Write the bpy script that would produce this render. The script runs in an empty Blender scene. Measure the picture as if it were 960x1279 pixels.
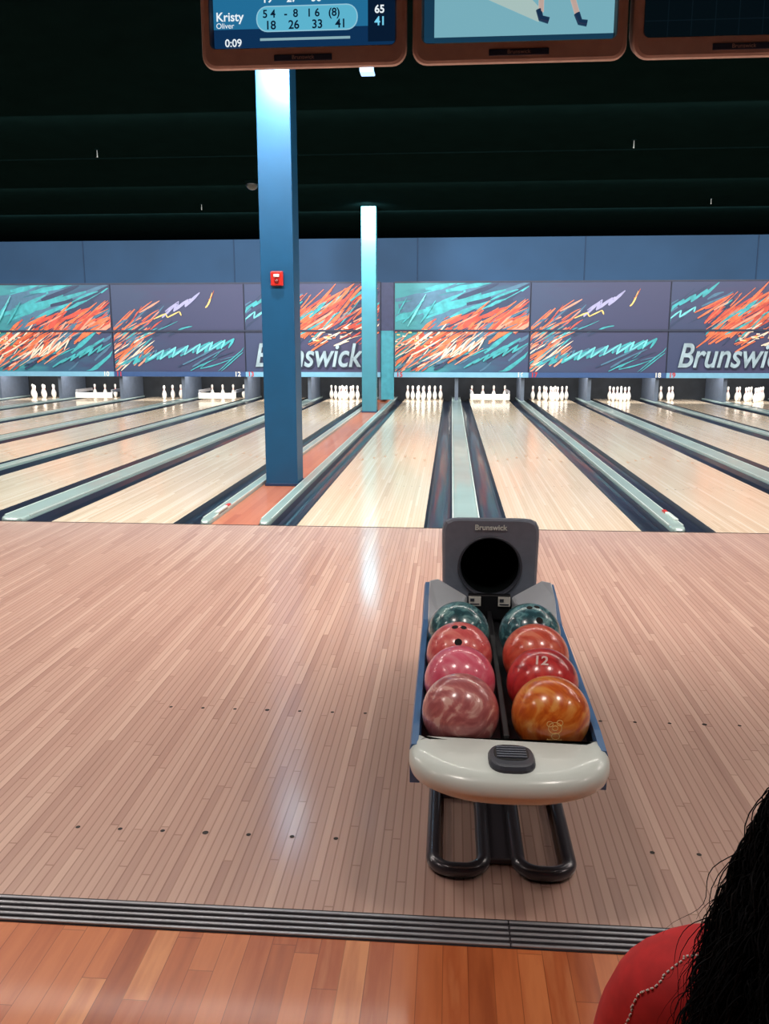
import bpy, bmesh, math, random
from mathutils import Vector, Matrix
from mathutils.bvhtree import BVHTree
R = random.Random(7)
scene = bpy.context.scene
try:
    scene.view_settings.view_transform = 'Standard'
    scene.view_settings.look = 'None'
except Exception as e:
    print(e)

# ------------------------------------------------------------ helpers
def lin(c):
    o = []
    for v in c[:3]:
        v = v / 255.0
        o.append(v / 12.92 if v <= 0.04045 else ((v + 0.055) / 1.055) ** 2.4)
    return (o[0], o[1], o[2], 1.0)

def setin(node, names, val):
    for n in names:
        if n in node.inputs:
            node.inputs[n].default_value = val
            return

def new_mat(name):
    m = bpy.data.materials.new(name)
    m.use_nodes = True
    nt = m.node_tree
    b = nt.nodes.get('Principled BSDF')
    return m, nt, b

def mat(name, col, rough=0.5, metal=0.0, var=0.12, scale=8.0, coat=0.0, emis=None, estr=0.0, spec=0.5):
    m, nt, b = new_mat(name)
    c = lin(col)
    tc = nt.nodes.new('ShaderNodeTexCoord')
    nz = nt.nodes.new('ShaderNodeTexNoise')
    nz.inputs['Scale'].default_value = scale
    nz.inputs['Detail'].default_value = 3
    rp = nt.nodes.new('ShaderNodeValToRGB')
    rp.color_ramp.elements[0].position = 0.3
    rp.color_ramp.elements[1].position = 0.7
    rp.color_ramp.elements[0].color = tuple(x * (1 - var) for x in c[:3]) + (1,)
    rp.color_ramp.elements[1].color = tuple(min(1, x * (1 + var)) for x in c[:3]) + (1,)
    nt.links.new(tc.outputs['Object'], nz.inputs['Vector'])
    nt.links.new(nz.outputs['Fac'], rp.inputs['Fac'])
    nt.links.new(rp.outputs['Color'], b.inputs['Base Color'])
    b.inputs['Roughness'].default_value = rough
    b.inputs['Metallic'].default_value = metal
    setin(b, ['Coat Weight', 'Clearcoat'], coat)
    setin(b, ['Coat Roughness'], 0.06)
    setin(b, ['Specular IOR Level', 'Specular'], spec)
    if emis is not None:
        setin(b, ['Emission Color', 'Emission'], lin(emis))
        setin(b, ['Emission Strength'], estr)
    return m

def math_node(nt, op, a, b=None):
    n = nt.nodes.new('ShaderNodeMath'); n.operation = op
    for i, v in enumerate((a, b)):
        if v is None: continue
        if isinstance(v, (int, float)): n.inputs[i].default_value = v
        else: nt.links.new(v, n.inputs[i])
    return n.outputs[0]

def wood(name, cols, bw, bl, rough, gap=0.05, gapdark=0.6, coat=0.0, grain=0.12, croug=0.1):
    m, nt, b = new_mat(name)
    tc = nt.nodes.new('ShaderNodeTexCoord')
    sp = nt.nodes.new('ShaderNodeSeparateXYZ')
    nt.links.new(tc.outputs['Object'], sp.inputs[0])
    xs = math_node(nt, 'DIVIDE', sp.outputs['X'], bw)
    xi = math_node(nt, 'FLOOR', xs)
    xf = math_node(nt, 'FRACT', xs)
    wn = nt.nodes.new('ShaderNodeTexWhiteNoise'); wn.noise_dimensions = '1D'
    nt.links.new(xi, wn.inputs['W'])
    off = math_node(nt, 'MULTIPLY', wn.outputs['Value'], 7.0)
    ys = math_node(nt, 'ADD', math_node(nt, 'DIVIDE', sp.outputs['Y'], bl), off)
    yi = math_node(nt, 'FLOOR', ys)
    yf = math_node(nt, 'FRACT', ys)
    cb = nt.nodes.new('ShaderNodeCombineXYZ')
    nt.links.new(xi, cb.inputs[0]); nt.links.new(yi, cb.inputs[1])
    w2 = nt.nodes.new('ShaderNodeTexWhiteNoise'); w2.noise_dimensions = '3D'
    nt.links.new(cb.outputs[0], w2.inputs['Vector'])
    mp = nt.nodes.new('ShaderNodeMapping')
    mp.inputs['Scale'].default_value = (1.0 / bw * 0.9, 1.6, 1)
    nt.links.new(tc.outputs['Object'], mp.inputs[0])
    nz = nt.nodes.new('ShaderNodeTexNoise'); nz.inputs['Scale'].default_value = 2.0
    nz.inputs['Detail'].default_value = 6
    nt.links.new(mp.outputs[0], nz.inputs['Vector'])
    g = math_node(nt, 'MULTIPLY', math_node(nt, 'SUBTRACT', nz.outputs['Fac'], 0.5), grain * 6)
    f = math_node(nt, 'ADD', w2.outputs['Value'], g)
    rp = nt.nodes.new('ShaderNodeValToRGB')
    els = rp.color_ramp.elements
    els[0].position = 0.0; els[0].color = lin(cols[0])
    els[1].position = 1.0; els[1].color = lin(cols[-1])
    for i, c in enumerate(cols[1:-1]):
        e = els.new((i + 1) / (len(cols) - 1)); e.color = lin(c)
    nt.links.new(f, rp.inputs['Fac'])
    gx = math_node(nt, 'LESS_THAN', xf, gap)
    gy = math_node(nt, 'LESS_THAN', yf, gap * bw / bl * 1.2)
    gg = math_node(nt, 'MAXIMUM', gx, gy)
    mx = nt.nodes.new('ShaderNodeMixRGB'); mx.blend_type = 'MULTIPLY'
    mx.inputs['Color2'].default_value = (gapdark, gapdark * .9, gapdark * .85, 1)
    nt.links.new(gg, mx.inputs['Fac']); nt.links.new(rp.outputs[0], mx.inputs['Color1'])
    nt.links.new(mx.outputs[0], b.inputs['Base Color'])
    b.inputs['Roughness'].default_value = rough
    setin(b, ['Coat Weight', 'Clearcoat'], coat)
    setin(b, ['Coat Roughness'], croug)
    return m

def link(o):
    scene.collection.objects.link(o); return o

def empty(name, loc=(0, 0, 0)):
    e = bpy.data.objects.new(name, None); e.empty_display_size = 0.1
    e.location = loc
    return link(e)

def par(o, p):
    if p is not None:
        o.parent = p
        o.matrix_parent_inverse = Matrix.Translation(-Vector(p.location))
    return o

def meshobj(name, verts, faces, m, parent=None, smooth=False, bevel=0.0, seg=3, mi=None):
    me = bpy.data.meshes.new(name)
    me.from_pydata([tuple(v) for v in verts], [], faces)
    for mm in (m if isinstance(m, (list, tuple)) else [m]): me.materials.append(mm)
    if mi:
        for i, p in enumerate(me.polygons): p.material_index = mi[i]
    bm = bmesh.new(); bm.from_mesh(me)
    bmesh.ops.recalc_face_normals(bm, faces=bm.faces)
    bm.to_mesh(me); bm.free()
    if smooth:
        for p in me.polygons: p.use_smooth = True
    o = link(bpy.data.objects.new(name, me))
    if bevel > 0:
        b = o.modifiers.new('bevel', 'BEVEL'); b.width = bevel; b.segments = seg; b.limit_method = 'ANGLE'
        b.angle_limit = math.radians(40)
    return par(o, parent)

def boxv(x0, x1, y0, y1, z0, z1):
    return [(x0, y0, z0), (x1, y0, z0), (x1, y1, z0), (x0, y1, z0), (x0, y0, z1), (x1, y0, z1), (x1, y1, z1), (x0, y1, z1)]
BF = [(0, 3, 2, 1), (4, 5, 6, 7), (0, 1, 5, 4), (1, 2, 6, 5), (2, 3, 7, 6), (3, 0, 4, 7)]

def box(name, x0, x1, y0, y1, z0, z1, m, parent=None, bevel=0.0, seg=3):
    return meshobj(name, boxv(x0, x1, y0, y1, z0, z1), BF, m, parent, bevel=bevel, seg=seg)

def boxes(name, lst, m, parent=None, bevel=0.0):
    v, f = [], []
    for b in lst:
        n = len(v); v += boxv(*b); f += [tuple(i + n for i in q) for q in BF]
    return meshobj(name, v, f, m, parent, bevel=bevel)

def loft(name, rings, m, parent=None, smooth=True, caps=True, closed=True, bevel=0.0):
    v, f = [], []
    n = len(rings[0])
    for r in rings: v += list(r)
    for i in range(len(rings) - 1):
        for j in range(n if closed else n - 1):
            a = i * n + j; b = i * n + (j + 1) % n
            f.append((a, b, b + n, a + n))
    if caps and closed:
        f.append(tuple(range(n))); f.append(tuple((len(rings) - 1) * n + j for j in range(n)))
    return meshobj(name, v, f, m, parent, smooth=smooth, bevel=bevel)

def lathe(name, prof, m, center=(0, 0, 0), n=24, parent=None, axis='Z'):
    rings = []
    for (z, r) in prof:
        ring = []
        for k in range(n):
            a = 2 * math.pi * k / n
            if axis == 'Z': p = (center[0] + r * math.cos(a), center[1] + r * math.sin(a), center[2] + z)
            elif axis == 'Y': p = (center[0] + r * math.cos(a), center[1] + z, center[2] + r * math.sin(a))
            else: p = (center[0] + z, center[1] + r * math.cos(a), center[2] + r * math.sin(a))
            ring.append(p)
        rings.append(ring)
    return loft(name, rings, m, parent)

def tube(name, polys, r, m, parent=None, res=4, cyclic=False, radii=None):
    cu = bpy.data.curves.new(name, 'CURVE'); cu.dimensions = '3D'
    cu.bevel_depth = r; cu.bevel_resolution = res; cu.use_fill_caps = True
    for k, pts in enumerate(polys):
        s = cu.splines.new('POLY'); s.points.add(len(pts) - 1)
        for i, p in enumerate(pts):
            s.points[i].co = (p[0], p[1], p[2], 1)
            if radii: s.points[i].radius = radii[k][i]
        s.use_cyclic_u = cyclic
        s.use_smooth = True
    cu.materials.append(m)
    return par(link(bpy.data.objects.new(name, cu)), parent)

def text(name, body, x, y, z, size, m, parent=None, shear=0.0, bold=0.0, align='LEFT', rot=None, extrude=0.0, sx=1.0):
    cu = bpy.data.curves.new(name, 'FONT'); cu.body = body; cu.size = size
    cu.shear = shear; cu.offset = bold; cu.align_x = align; cu.extrude = extrude
    cu.materials.append(m)
    o = link(bpy.data.objects.new(name, cu))
    o.location = (x, y, z); o.rotation_euler = rot or (math.pi / 2, 0, 0); o.scale = (sx, 1, 1)
    if parent is not None:
        o.parent = parent; o.matrix_parent_inverse = Matrix.Translation(-Vector(parent.location))
    return o

# ------------------------------------------------------------ materials
M_appr = wood('maple_approach', [(190, 152, 138), (210, 174, 158), (203, 165, 150), (222, 188, 171)], 0.0272, 1.0, 0.32, gap=0.16, gapdark=0.70, coat=0.85, grain=0.05, croug=.13)
M_lane = wood('lane_maple', [(224, 200, 170), (238, 216, 188), (232, 208, 179), (246, 228, 204)], 0.0272, 2.6, 0.18, gap=0.10, gapdark=0.82, coat=0.5, grain=0.03, croug=.13)
M_oak = wood('orange_oak_planks', [(160, 80, 44), (196, 108, 62), (212, 126, 76), (182, 94, 52), (226, 150, 98)], 0.062, 0.55, 0.3, gap=0.03, gapdark=0.6, coat=0.2, grain=0.10)
M_walk = wood('orange_walkway', [(186, 104, 74), (204, 124, 92), (196, 114, 82)], 0.06, 1.2, 0.3, gap=0.04, gapdark=0.8, coat=0.4, grain=0.05)
M_black = mat('black_paint', (8, 14, 15), 0.9, var=0.3, spec=0.1)
M_ceil = mat('black_ceiling', (6, 17, 17), 0.95, var=0.12, scale=3, spec=0.0)
M_beam = mat('black_steel', (6, 16, 16), 0.95, var=0.12, spec=0.0)
M_wallblue = mat('slate_blue_wall', (50, 88, 128), 0.7, var=0.14, scale=.5)
M_darkwall = mat('dark_side_wall', (30, 38, 52), 0.8, var=0.1, scale=2)
M_col = mat('column_blue_paint', (14, 76, 116), 0.42, var=0.05, scale=5)
M_col2 = mat('column_teal_paint', (52, 122, 142), 0.45, var=0.05, scale=5)
M_gut = mat('gutter_navy', (28, 36, 54), 0.3, var=0.2, scale=2, coat=0.3)
M_cap = mat('cap_grey_green', (150, 172, 170), 0.3, var=0.08, scale=2, coat=0.3)
M_capedge = mat('cap_highlight_sensor_pale', (205, 218, 214), 0.3, var=0.05)  # pale sensor plastic; on cap edges it stands in for a highlight
M_alu = mat('aluminium', (178, 178, 184), 0.35, metal=.5, var=0.1)
M_dkalu = mat('dark_rubber_rib', (44, 40, 44), 0.5, var=0.2)
M_white = mat('white_plastic', (228, 226, 218), 0.35, var=0.03)
M_pin = mat('pin_white', (238, 234, 226), 0.25, var=0.02, coat=0.5)
M_red = mat('red_plastic', (200, 40, 34), 0.35, var=0.08)
M_dot = mat('dark_dot', (40, 26, 22), 0.5)
M_kick = mat('kickback_grey', (92, 102, 118), 0.5, var=0.1)
M_curt = mat('pit_curtain_grey', (30, 34, 40), 0.8, var=0.3, scale=4)

# ------------------------------------------------------------ layout
ZC = 4.40; YF = 6.91; YP = 24.3; XL, XR = -16.8, 13.0; YB = 24.6; YM = 22.6
box('floor', XL, XR, -4.0, 1.91, -0.12, 0.0, M_oak)
box('floor_approach', XL, XR, 2.02, YF, -0.12, 0.0, M_appr)
box('floor_lane_bed', XL, XR, YF, YB, -0.32, -0.14, M_black)
box('trim_1', XL, XR, 1.91, 2.02, -0.12, 0.001, M_dkalu)
tr = []
for i in range(5):
    y0 = 1.914 + i * 0.0215
    tr.append((XL, 0.17, y0, y0 + 0.009, 0.001, 0.007))
    tr.append((0.174, XR, y0, y0 + 0.009, 0.001, 0.007))
boxes('trim_2', tr, M_alu, bevel=0.002)
box('trim_3', XL, XR, YF - 0.012, YF + 0.004, -0.02, 0.0015, M_dkalu)

box('ceiling', XL, XR, -4.0, YB, ZC, ZC + 0.15, M_ceil)
box('wall_back', XL, XR, YB, YB + 0.15, -0.3, ZC + 0.15, M_wallblue)
box('wall_left', XL - 0.15, XL, -4.0, YB, -0.3, ZC + 0.15, M_darkwall)
box('wall_right', XR, XR + 0.15, -4.0, YB, -0.3, ZC + 0.15, M_darkwall)
box('wall_front', XL, XR, -4.15, -4.0, -0.3, ZC + 0.15, M_darkwall)
seams = []
for x in [-14.2, -10.6, -6.2, -1.0, 3.6, 8.2, 11.8]:
    seams.append((x, x + 0.03, YB - 0.012, YB, 2.6, ZC))
boxes('trim_4', seams, mat('seam_blue', (40, 70, 106), 0.7))
boxes('ceiling_beams', [(XL, XR, 13.9, 14.0, ZC - 0.02, ZC)], M_beam)

# ------------------------------------------------------------ lanes
LW = 1.07
lanes = []; thin = []; wide = []
a = -1.28
while a < 11.5:
    lanes.append(a); wide.append(a + LW); lanes.append(a + 1.78)
    thin.append(a + 1.78 + LW); a += 3.45
b = -2.35
while b > -15:
    lanes.append(b - LW); wide.append(b - LW - 0.71)
    if b - 1.78 - LW > XL: lanes.append(b - 1.78 - LW); thin.append(b - 3.45)
    b -= 3.45
lanes = [l for l in lanes if l > XL and l + LW < XR]
for l in lanes:
    box('bowling_lane', l, l + LW, YF + 0.004, YP, -0.14, 0.0, M_lane)

def gutter(x0, x1):
    n = 12; rings = []
    xc = (x0 + x1) / 2; hw = (x1 - x0) / 2
    for y in (YF + 0.004, YP):
        r = []
        for i in range(n + 1):
            t = -1 + 2 * i / n
            r.append((xc + hw * t * 0.999, y, -0.004 - 0.085 * math.sqrt(max(0, 1 - t * t))))
        r += [(x1 - .0005, y, -0.139), (x0 + .0005, y, -0.139)]
        rings.append(r)
    loft('lane_gutter', rings, M_gut, smooth=False)

def cap(x0, x1, name='divider_cap', h=0.035, m=None, sensor=None):
    xc = (x0 + x1) / 2; hw = (x1 - x0) / 2
    rings = []
    for (y, s, hh) in ((YF + 0.006, 0.45, 0.3), (YF + 0.02, 0.75, 0.7), (YF + 0.06, 0.95, 0.95), (YF + 0.12, 1, 1), (YP, 1, 1)):
        r = []
        prof = [(-1, -0.139), (-1, 0.2 * h), (-0.94, 0.75 * h), (-0.8, h), (-0.6, h * 0.93), (0.6, h * 0.93), (0.8, h), (0.94, 0.75 * h), (1, 0.2 * h), (1, -0.139)]
        for (px, pz) in prof:
            r.append((xc + hw * px * s, y, pz * hh if pz > 0 else pz))
        rings.append(r)
    e = empty(name, (xc, YF, 0))
    loft('cover', rings, m or M_cap, parent=e, smooth=False)
    ew = .012
    boxes('edge_highlights', [(x0 + .002, x0 + ew, YF + .12, YP, h * .6, h + .001), (x1 - ew, x1 - .002, YF + .12, YP, h * .6, h + .001)], M_capedge, e)  # thin paler strips, bright edge highlights of the cap put into colour
    if sensor is not None:
        sx = x0 + 0.02 if sensor < 0 else x1 - 0.02
        box('foul_sensor', sx - 0.018, sx + 0.018, YF + 0.28, YF + 0.6, h * 0.6, h + 0.018, M_capedge, e, bevel=0.005)
        box('foul_sensor_light', sx - 0.016, sx + 0.016, YF + 0.62, YF + 0.72, h * 0.6, h + 0.015, M_red, e, bevel=0.004)
    return e

for w in wide:
    gutter(w, w + 0.235); gutter(w + 0.475, w + 0.71)
    cap(w + 0.236, w + 0.474, 'ball_return_track_cap')
for t in thin:
    if t + 0.6 > XR: continue
    gutter(t, t + 0.235); gutter(t + 0.365, t + 0.60)
    cap(t + 0.236, t + 0.364, 'divider_cap', sensor=1)
gutter(-2.35, -2.12); gutter(-1.51, -1.28)
cap(-2.119, -2.02, 'divider_cap', sensor=1); cap(-1.61, -1.511, 'divider_cap')
box('floor_walkway', -2.019, -1.611, YF + 0.004, YP, -0.139, -0.002, M_walk)
rt = [t for t in thin if t > 11 and t + .6 < XR]
box('floor_edge_right', rt[0] + 0.6 if rt else 12.0, XR, YF + 0.004, YP, -0.139, -0.002, M_walk)
box('floor_edge_left', XL, -16.15, YF + 0.004, YP, -0.139, -0.002, M_walk)

def discs(name, pts, m, z):
    vv, ff = [], []
    for (x, y, r) in pts:
        n0 = len(vv)
        for k in range(14):
            t = 2 * math.pi * k / 14
            vv.append((x + r * math.cos(t), y + r * math.sin(t), z))
        ff.append(tuple(range(n0, n0 + 14)))
    return meshobj(name, vv, ff, m)
pts = []
for l in lanes:
    c = l + LW / 2
    for yy in (2.36, 3.27):
        for k in range(-3, 4):
            pts.append((c + k * 0.137, yy, 0.010 if k == 0 else 0.0075))
discs('approach_dots', pts, M_dot, 0.0012)
pts = []
for l in lanes:
    c = l + LW / 2
    for k in range(-5, 6):
        if k == 0: continue
        pts.append((c + k * 0.085, YF + 2.1 + (0.12 if abs(k) < 3 else 0), 0.010))
discs('lane_dots', pts, M_dot, 0.0012)
vv, ff = [], []
for l in lanes:
    c = l + LW / 2
    for k in range(-3, 4):
        x = c + k * 0.137; y = YF + 4.7 - abs(k) * 0.18; n0 = len(vv)
        vv += [(x - .018, y, .0012), (x + .018, y, .0012), (x, y + .16, .0012)]; ff.append((n0, n0 + 1, n0 + 2))
meshobj('lane_arrows', vv, ff, mat('arrow_brown', (190, 150, 120), 0.4))

# ------------------------------------------------------------ pins
PROF = [(0, .001), (0.0, .0258), (.02, .036), (.057, .0495), (.09, .058), (.114, .0605), (.15, .0565), (.187, .046), (.22, .031), (.235, .0262), (.245, .0245), (.256, .0235), (.266, .0243), (.276, .0255), (.31, .030), (.343, .0325), (.36, .029), (.374, .018), (.381, .001)]
def pins(xc, yh, which=range(10)):
    pos = []
    for row in range(4):
        for j in range(row + 1):
            pos.append((xc + (j - row / 2) * 0.305, yh + row * 0.264))
    vv, ff, mi = [], [], []
    n = 16
    for i in which:
        px, py = pos[i]; n0 = len(vv)
        for (z, r) in PROF:
            for k in range(n):
                t = 2 * math.pi * k / n
                vv.append((px + r * math.cos(t), py + r * math.sin(t), z + 0.0015))
        for a_ in range(len(PROF) - 1):
            for k in range(n):
                p = n0 + a_ * n + k; q = n0 + a_ * n + (k + 1) % n
                ff.append((p, q, q + n, p + n)); mi.append(1 if a_ in (9, 12) else 0)
    return meshobj('bowling_pins', vv, ff, [M_pin, M_red], smooth=True, mi=mi)
lanes.sort()
for l in lanes:
    c = l + LW / 2
    up = any(abs(c - tgt) < 0.5 for tgt in (-6.3, -9.8, 1.03))
    if up:
        e = empty('pin_sweep', (c, 22.8, 0))
        box('sweep_board', c - 0.52, c + 0.52, 22.82, 22.86, 0.05, 0.20, M_white, e, bevel=0.01)
        boxes('sweep_arms', [(c - .52, c - .48, 22.86, 23.9, .2, .28), (c + .48, c + .52, 22.86, 23.9, .2, .28)], M_alu, e)
        pins(c, 23.2, (6, 7, 8, 9))
    else:
        sel = range(10)
        if abs(c - 4.49) < .5: sel = (0, 1, 2, 4, 5, 7, 8)
        if abs(c - 6.2) < .5: sel = (3, 6, 7)
        if abs(c + 8.1) < .5: sel = (2, 5, 9)
        if abs(c + 4.6) < .5: sel = (3, 6)
        pins(c, 23.05, sel)
kb = []
for i in range(len(lanes) - 1):
    x0 = lanes[i] + LW; x1 = lanes[i + 1]
    xm = (x0 + x1) / 2
    kb.append((xm - 0.045 if x1 - x0 < .8 else xm - 0.1, xm + 0.045 if x1 - x0 < .8 else xm + 0.1, 22.72, 24.28, 0.04, 0.9))
boxes('kickback_panels', kb, M_kick)
box('pit_curtain', XL + 0.02, XR - 0.02, 24.32, 24.38, -0.13, 3.0, M_curt)
box('pit_roof', XL + 0.02, XR - 0.02, 22.72, 24.3, 0.91, 1.0, M_black)

# ------------------------------------------------------------ masking units
def bgmat(name, c0, c1, c2):
    m, nt, b = new_mat(name)
    tc = nt.nodes.new('ShaderNodeTexCoord')
    sp = nt.nodes.new('ShaderNodeSeparateXYZ'); nt.links.new(tc.outputs['Generated'], sp.inputs[0])
    mp = nt.nodes.new('ShaderNodeMapping'); mp.inputs['Scale'].default_value = (0.9, 1, 3.0); mp.inputs['Rotation'].default_value = (0, 0.5, 0)
    nt.links.new(tc.outputs['Object'], mp.inputs[0])
    nz = nt.nodes.new('ShaderNodeTexNoise'); nz.inputs['Scale'].default_value = 1.6; nz.inputs['Detail'].default_value = 8
    nt.links.new(mp.outputs[0], nz.inputs['Vector'])
    d = math_node(nt, 'MULTIPLY', math_node(nt, 'SUBTRACT', nz.outputs['Fac'], 0.5), 0.9)
    f = math_node(nt, 'ADD', sp.outputs['X'], d)
    rp = nt.nodes.new('ShaderNodeValToRGB'); el = rp.color_ramp.elements
    el[0].position = 0.15; el[0].color = lin(c0); el[1].position = 0.95; el[1].color = lin(c2)
    e = el.new(0.5); e.color = lin(c1)
    nt.links.new(f, rp.inputs['Fac']); nt.links.new(rp.outputs[0], b.inputs['Base Color'])
    b.inputs['Roughness'].default_value = 0.5
    return m
BG = {1: bgmat('art_teal', (58, 142, 152), (44, 92, 120), (52, 64, 100)),
      2: bgmat('art_navy', (50, 66, 100), (54, 60, 96), (56, 60, 96)),
      3: bgmat('art_violet', (52, 64, 100), (60, 62, 98), (68, 66, 100))}
SC = {'or': mat('stroke_orange', (224, 112, 72), 0.5, var=.25, scale=6), 'rd': mat('stroke_red', (198, 76, 62), 0.5, var=.25, scale=6), 'te': mat('stroke_teal', (60, 162, 172), 0.5, var=.25, scale=6),
      'cy': mat('stroke_cyan', (110, 200, 208), 0.5, var=.2, scale=6), 'cr': mat('stroke_cream', (238, 216, 194), 0.5), 'pk': mat('stroke_salmon', (226, 150, 126), 0.5),
      'nv': mat('stroke_navy', (38, 56, 90), 0.5), 'lv': mat('stroke_lavender', (160, 158, 200), 0.5), 'ye': mat('stroke_yellow', (232, 198, 120), 0.5),
      'sb': mat('stroke_steel', (70, 112, 140), 0.5)}
SK = list(SC.keys())
M_fascia = mat('fascia_cyan', (120, 176, 206), 0.4, var=0.05)
M_fascia2 = mat('fascia_blue', (48, 80, 130), 0.4, var=0.05)
M_frame = mat('mask_frame', (34, 44, 70), 0.5)
M_txt = mat('logo_silver', (156, 178, 190), 0.4, var=0.3, scale=3)
M_txtd = mat('logo_shadow', (30, 40, 66), 0.5)
Z0, ZM, Z1 = 0.677, 1.847, 3.07

def art(kind, x0, x1, parent, rg):
    W = x1 - x0; H = Z1 - Z0
    vv, ff, mi = [], [], []
    cnt = [0]
    def stroke(pts, wd, col):
        cnt[0] += 1
        y = YM - 0.004 - 0.00014 * cnt[0]
        pts = [(x0 + p[0] * W, Z0 + p[1] * H) for p in pts]
        n = len(pts); n0 = len(vv)
        for i, p in enumerate(pts):
            q = pts[min(i + 1, n - 1)]; o = pts[max(i - 1, 0)]
            d = Vector((q[0] - o[0], q[1] - o[1]))
            if d.length < 1e-6: d = Vector((1, 0))
            d.normalize(); nn = Vector((-d.y, d.x))
            t = i / (n - 1)
            ww = wd * (0.35 + 0.65 * math.sin(math.pi * min(1, max(0, t * 0.9 + 0.1)))) * rg.uniform(.75, 1.25)
            for s in (-1, 1):
                px = p[0] + nn.x * ww * s / 2; pz = p[1] + nn.y * ww * s / 2
                vv.append((min(x1 - .03, max(x0 + .03, px)), y, min(Z1 - .03, max(Z0 + .12, pz))))
        for i in range(n - 1):
            k_ = n0 + 2 * i
            ff.append((k_, k_ + 1, k_ + 3, k_ + 2)); mi.append(SK.index(col))
    def sw(u, w, L, ang, bend, wd, col):
        pts = []
        for i in range(7):
            t = i / 6 - 0.5
            pts.append((u + L * t * math.cos(ang), w + (L * t * math.sin(ang) + bend * (t * t - .08)) * W / H))
        stroke(pts, wd, col)
    def zig(u0, w0, u1, w1, n, amp, wd, col, lean=0.05):
        pts = []
        for i in range(n):
            t = i / (n - 1)
            s = 1 if i % 2 else -1
            pts.append((u0 + (u1 - u0) * t + lean * s, w0 + (w1 - w0) * t + amp * s * rg.uniform(.7, 1.1)))
        for i in range(n - 1):
            m_ = [(pts[i][0] + (pts[i + 1][0] - pts[i][0]) * j / 3, pts[i][1] + (pts[i + 1][1] - pts[i][1]) * j / 3) for j in range(4)]
            stroke(m_, wd, col)
    def cloud(n, u0, u1, w0, w1, slope, cols, L=(.08, .3), wd=(.015, .06), ang=(.25, .7)):
        for i in range(n):
            u = rg.uniform(u0, u1)
            w = rg.uniform(w0, w1) + (u - (u0 + u1) / 2) * slope
            sw(u, w, rg.uniform(*L), rg.uniform(*ang), rg.uniform(-.03, .03), rg.uniform(*wd), rg.choice(cols))
    def squares(n, u0, u1, w0, w1, cols):
        for i in range(n):
            u = rg.uniform(u0, u1); w = rg.uniform(w0, w1); s = 0.012
            stroke([(u - s, w), (u + s, w)], 0.07, rg.choice(cols))
    if kind == 1:
        cloud(24, 0.0, .6, .62, .95, .2, ['te', 'sb', 'te', 'sb'], wd=(.06, .18), L=(.25, .5), ang=(.15, .5))
        cloud(24, .5, 1, .6, .95, .2, ['nv', 'nv', 'sb', 'te'], wd=(.04, .16), L=(.15, .4), ang=(.2, .6))
        cloud(14, .5, 1, .10, .4, .1, ['sb', 'te', 'nv'], wd=(.03, .12))
        cloud(90, .2, 1.0, .40, .66, .25, ['or', 'or', 'rd', 'pk', 'rd', 'sb', 'or', 'rd'], wd=(.03, .10), L=(.12, .34), ang=(.3, .8))
        cloud(90, .0, .62, .14, .46, .2, ['or', 'cr', 'pk', 'or', 'nv', 'rd', 'or', 'pk', 'cr'], wd=(.015, .06), L=(.08, .26), ang=(.4, .9))
        cloud(10, .0, .4, .10, .18, .1, ['te', 'nv', 'sb'], wd=(.03, .08))
        zig(.56, .14, .95, .32, 12, .05, .05, 'te', .04)
        zig(.32, .24, .66, .34, 11, .07, .04, 'cr', .04)
        squares(26, .0, .28, .30, .50, ['cr', 'or', 'ye'])
        cloud(6, .05, .3, .66, .8, .3, ['cy', 'te'], wd=(.02, .05), ang=(.8, 1.1))
    elif kind == 2:
        cloud(40, .0, .34, .42, .68, .6, ['or', 'rd', 'pk', 'sb', 'nv', 'or'], wd=(.02, .07), L=(.1, .26), ang=(.4, .9))
        cloud(40, .0, .3, .14, .42, .4, ['te', 'cr', 'or', 'sb', 'pk', 'or'], wd=(.015, .06), L=(.1, .24), ang=(.4, .8))
        cloud(16, .1, .6, .44, .52, .1, ['te', 'nv', 'sb'], wd=(.02, .06))
        zig(.42, .70, .64, .84, 6, .06, .07, 'lv', .035); zig(.44, .74, .62, .82, 5, .05, .04, 'lv', .03)
        zig(.34, .64, .55, .68, 5, .03, .04, 'ye', .02)
        sw(.74, .8, .12, 1.1, .08, .04, 'ye'); sw(.76, .86, .08, 1.0, .05, .02, 'or')
        zig(.10, .16, .92, .36, 19, .06, .08, 'te', .045)
        zig(.14, .2, .86, .34, 15, .05, .05, 'sb', .04)
        zig(.30, .22, .86, .34, 13, .06, .05, 'cy', .04)
        cloud(12, .5, .95, .12, .22, .0, ['te', 'nv', 'sb'], wd=(.02, .05))
    else:
        cloud(14, 0, .4, .6, .9, .2, ['sb', 'nv'], wd=(.03, .1))
        zig(.02, .74, .30, .92, 8, .06, .07, 'te', .035)
        zig(.0, .62, .2, .72, 5, .05, .05, 'cy', .03)
        cloud(150, .28, 1, .50, .86, .25, ['or', 'rd', 'or', 'pk', 'te', 'rd', 'nv', 'rd', 'or'], wd=(.02, .075), L=(.08, .34), ang=(.45, .9))
        cloud(30, .5, 1, .36, .55, .2, ['cr', 'or', 'rd'], wd=(.015, .05), L=(.06, .16))
        squares(20, .5, .8, .38, .52, ['cr', 'ye', 'or'])
    meshobj('painted_strokes', vv, ff, [SC[k_] for k_ in SK], parent, mi=mi)
    if kind == 3:
        text('lettering_shadow', 'Brunswick', x0 + 0.27, YM - 0.050, Z0 + .225, 0.86, M_txtd, parent, shear=0.25, bold=0.03, sx=.78)
        text('lettering', 'Brunswick', x0 + 0.24, YM - 0.055, Z0 + .25, 0.86, M_txt, parent, shear=0.25, bold=0.012, sx=.78)

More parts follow.
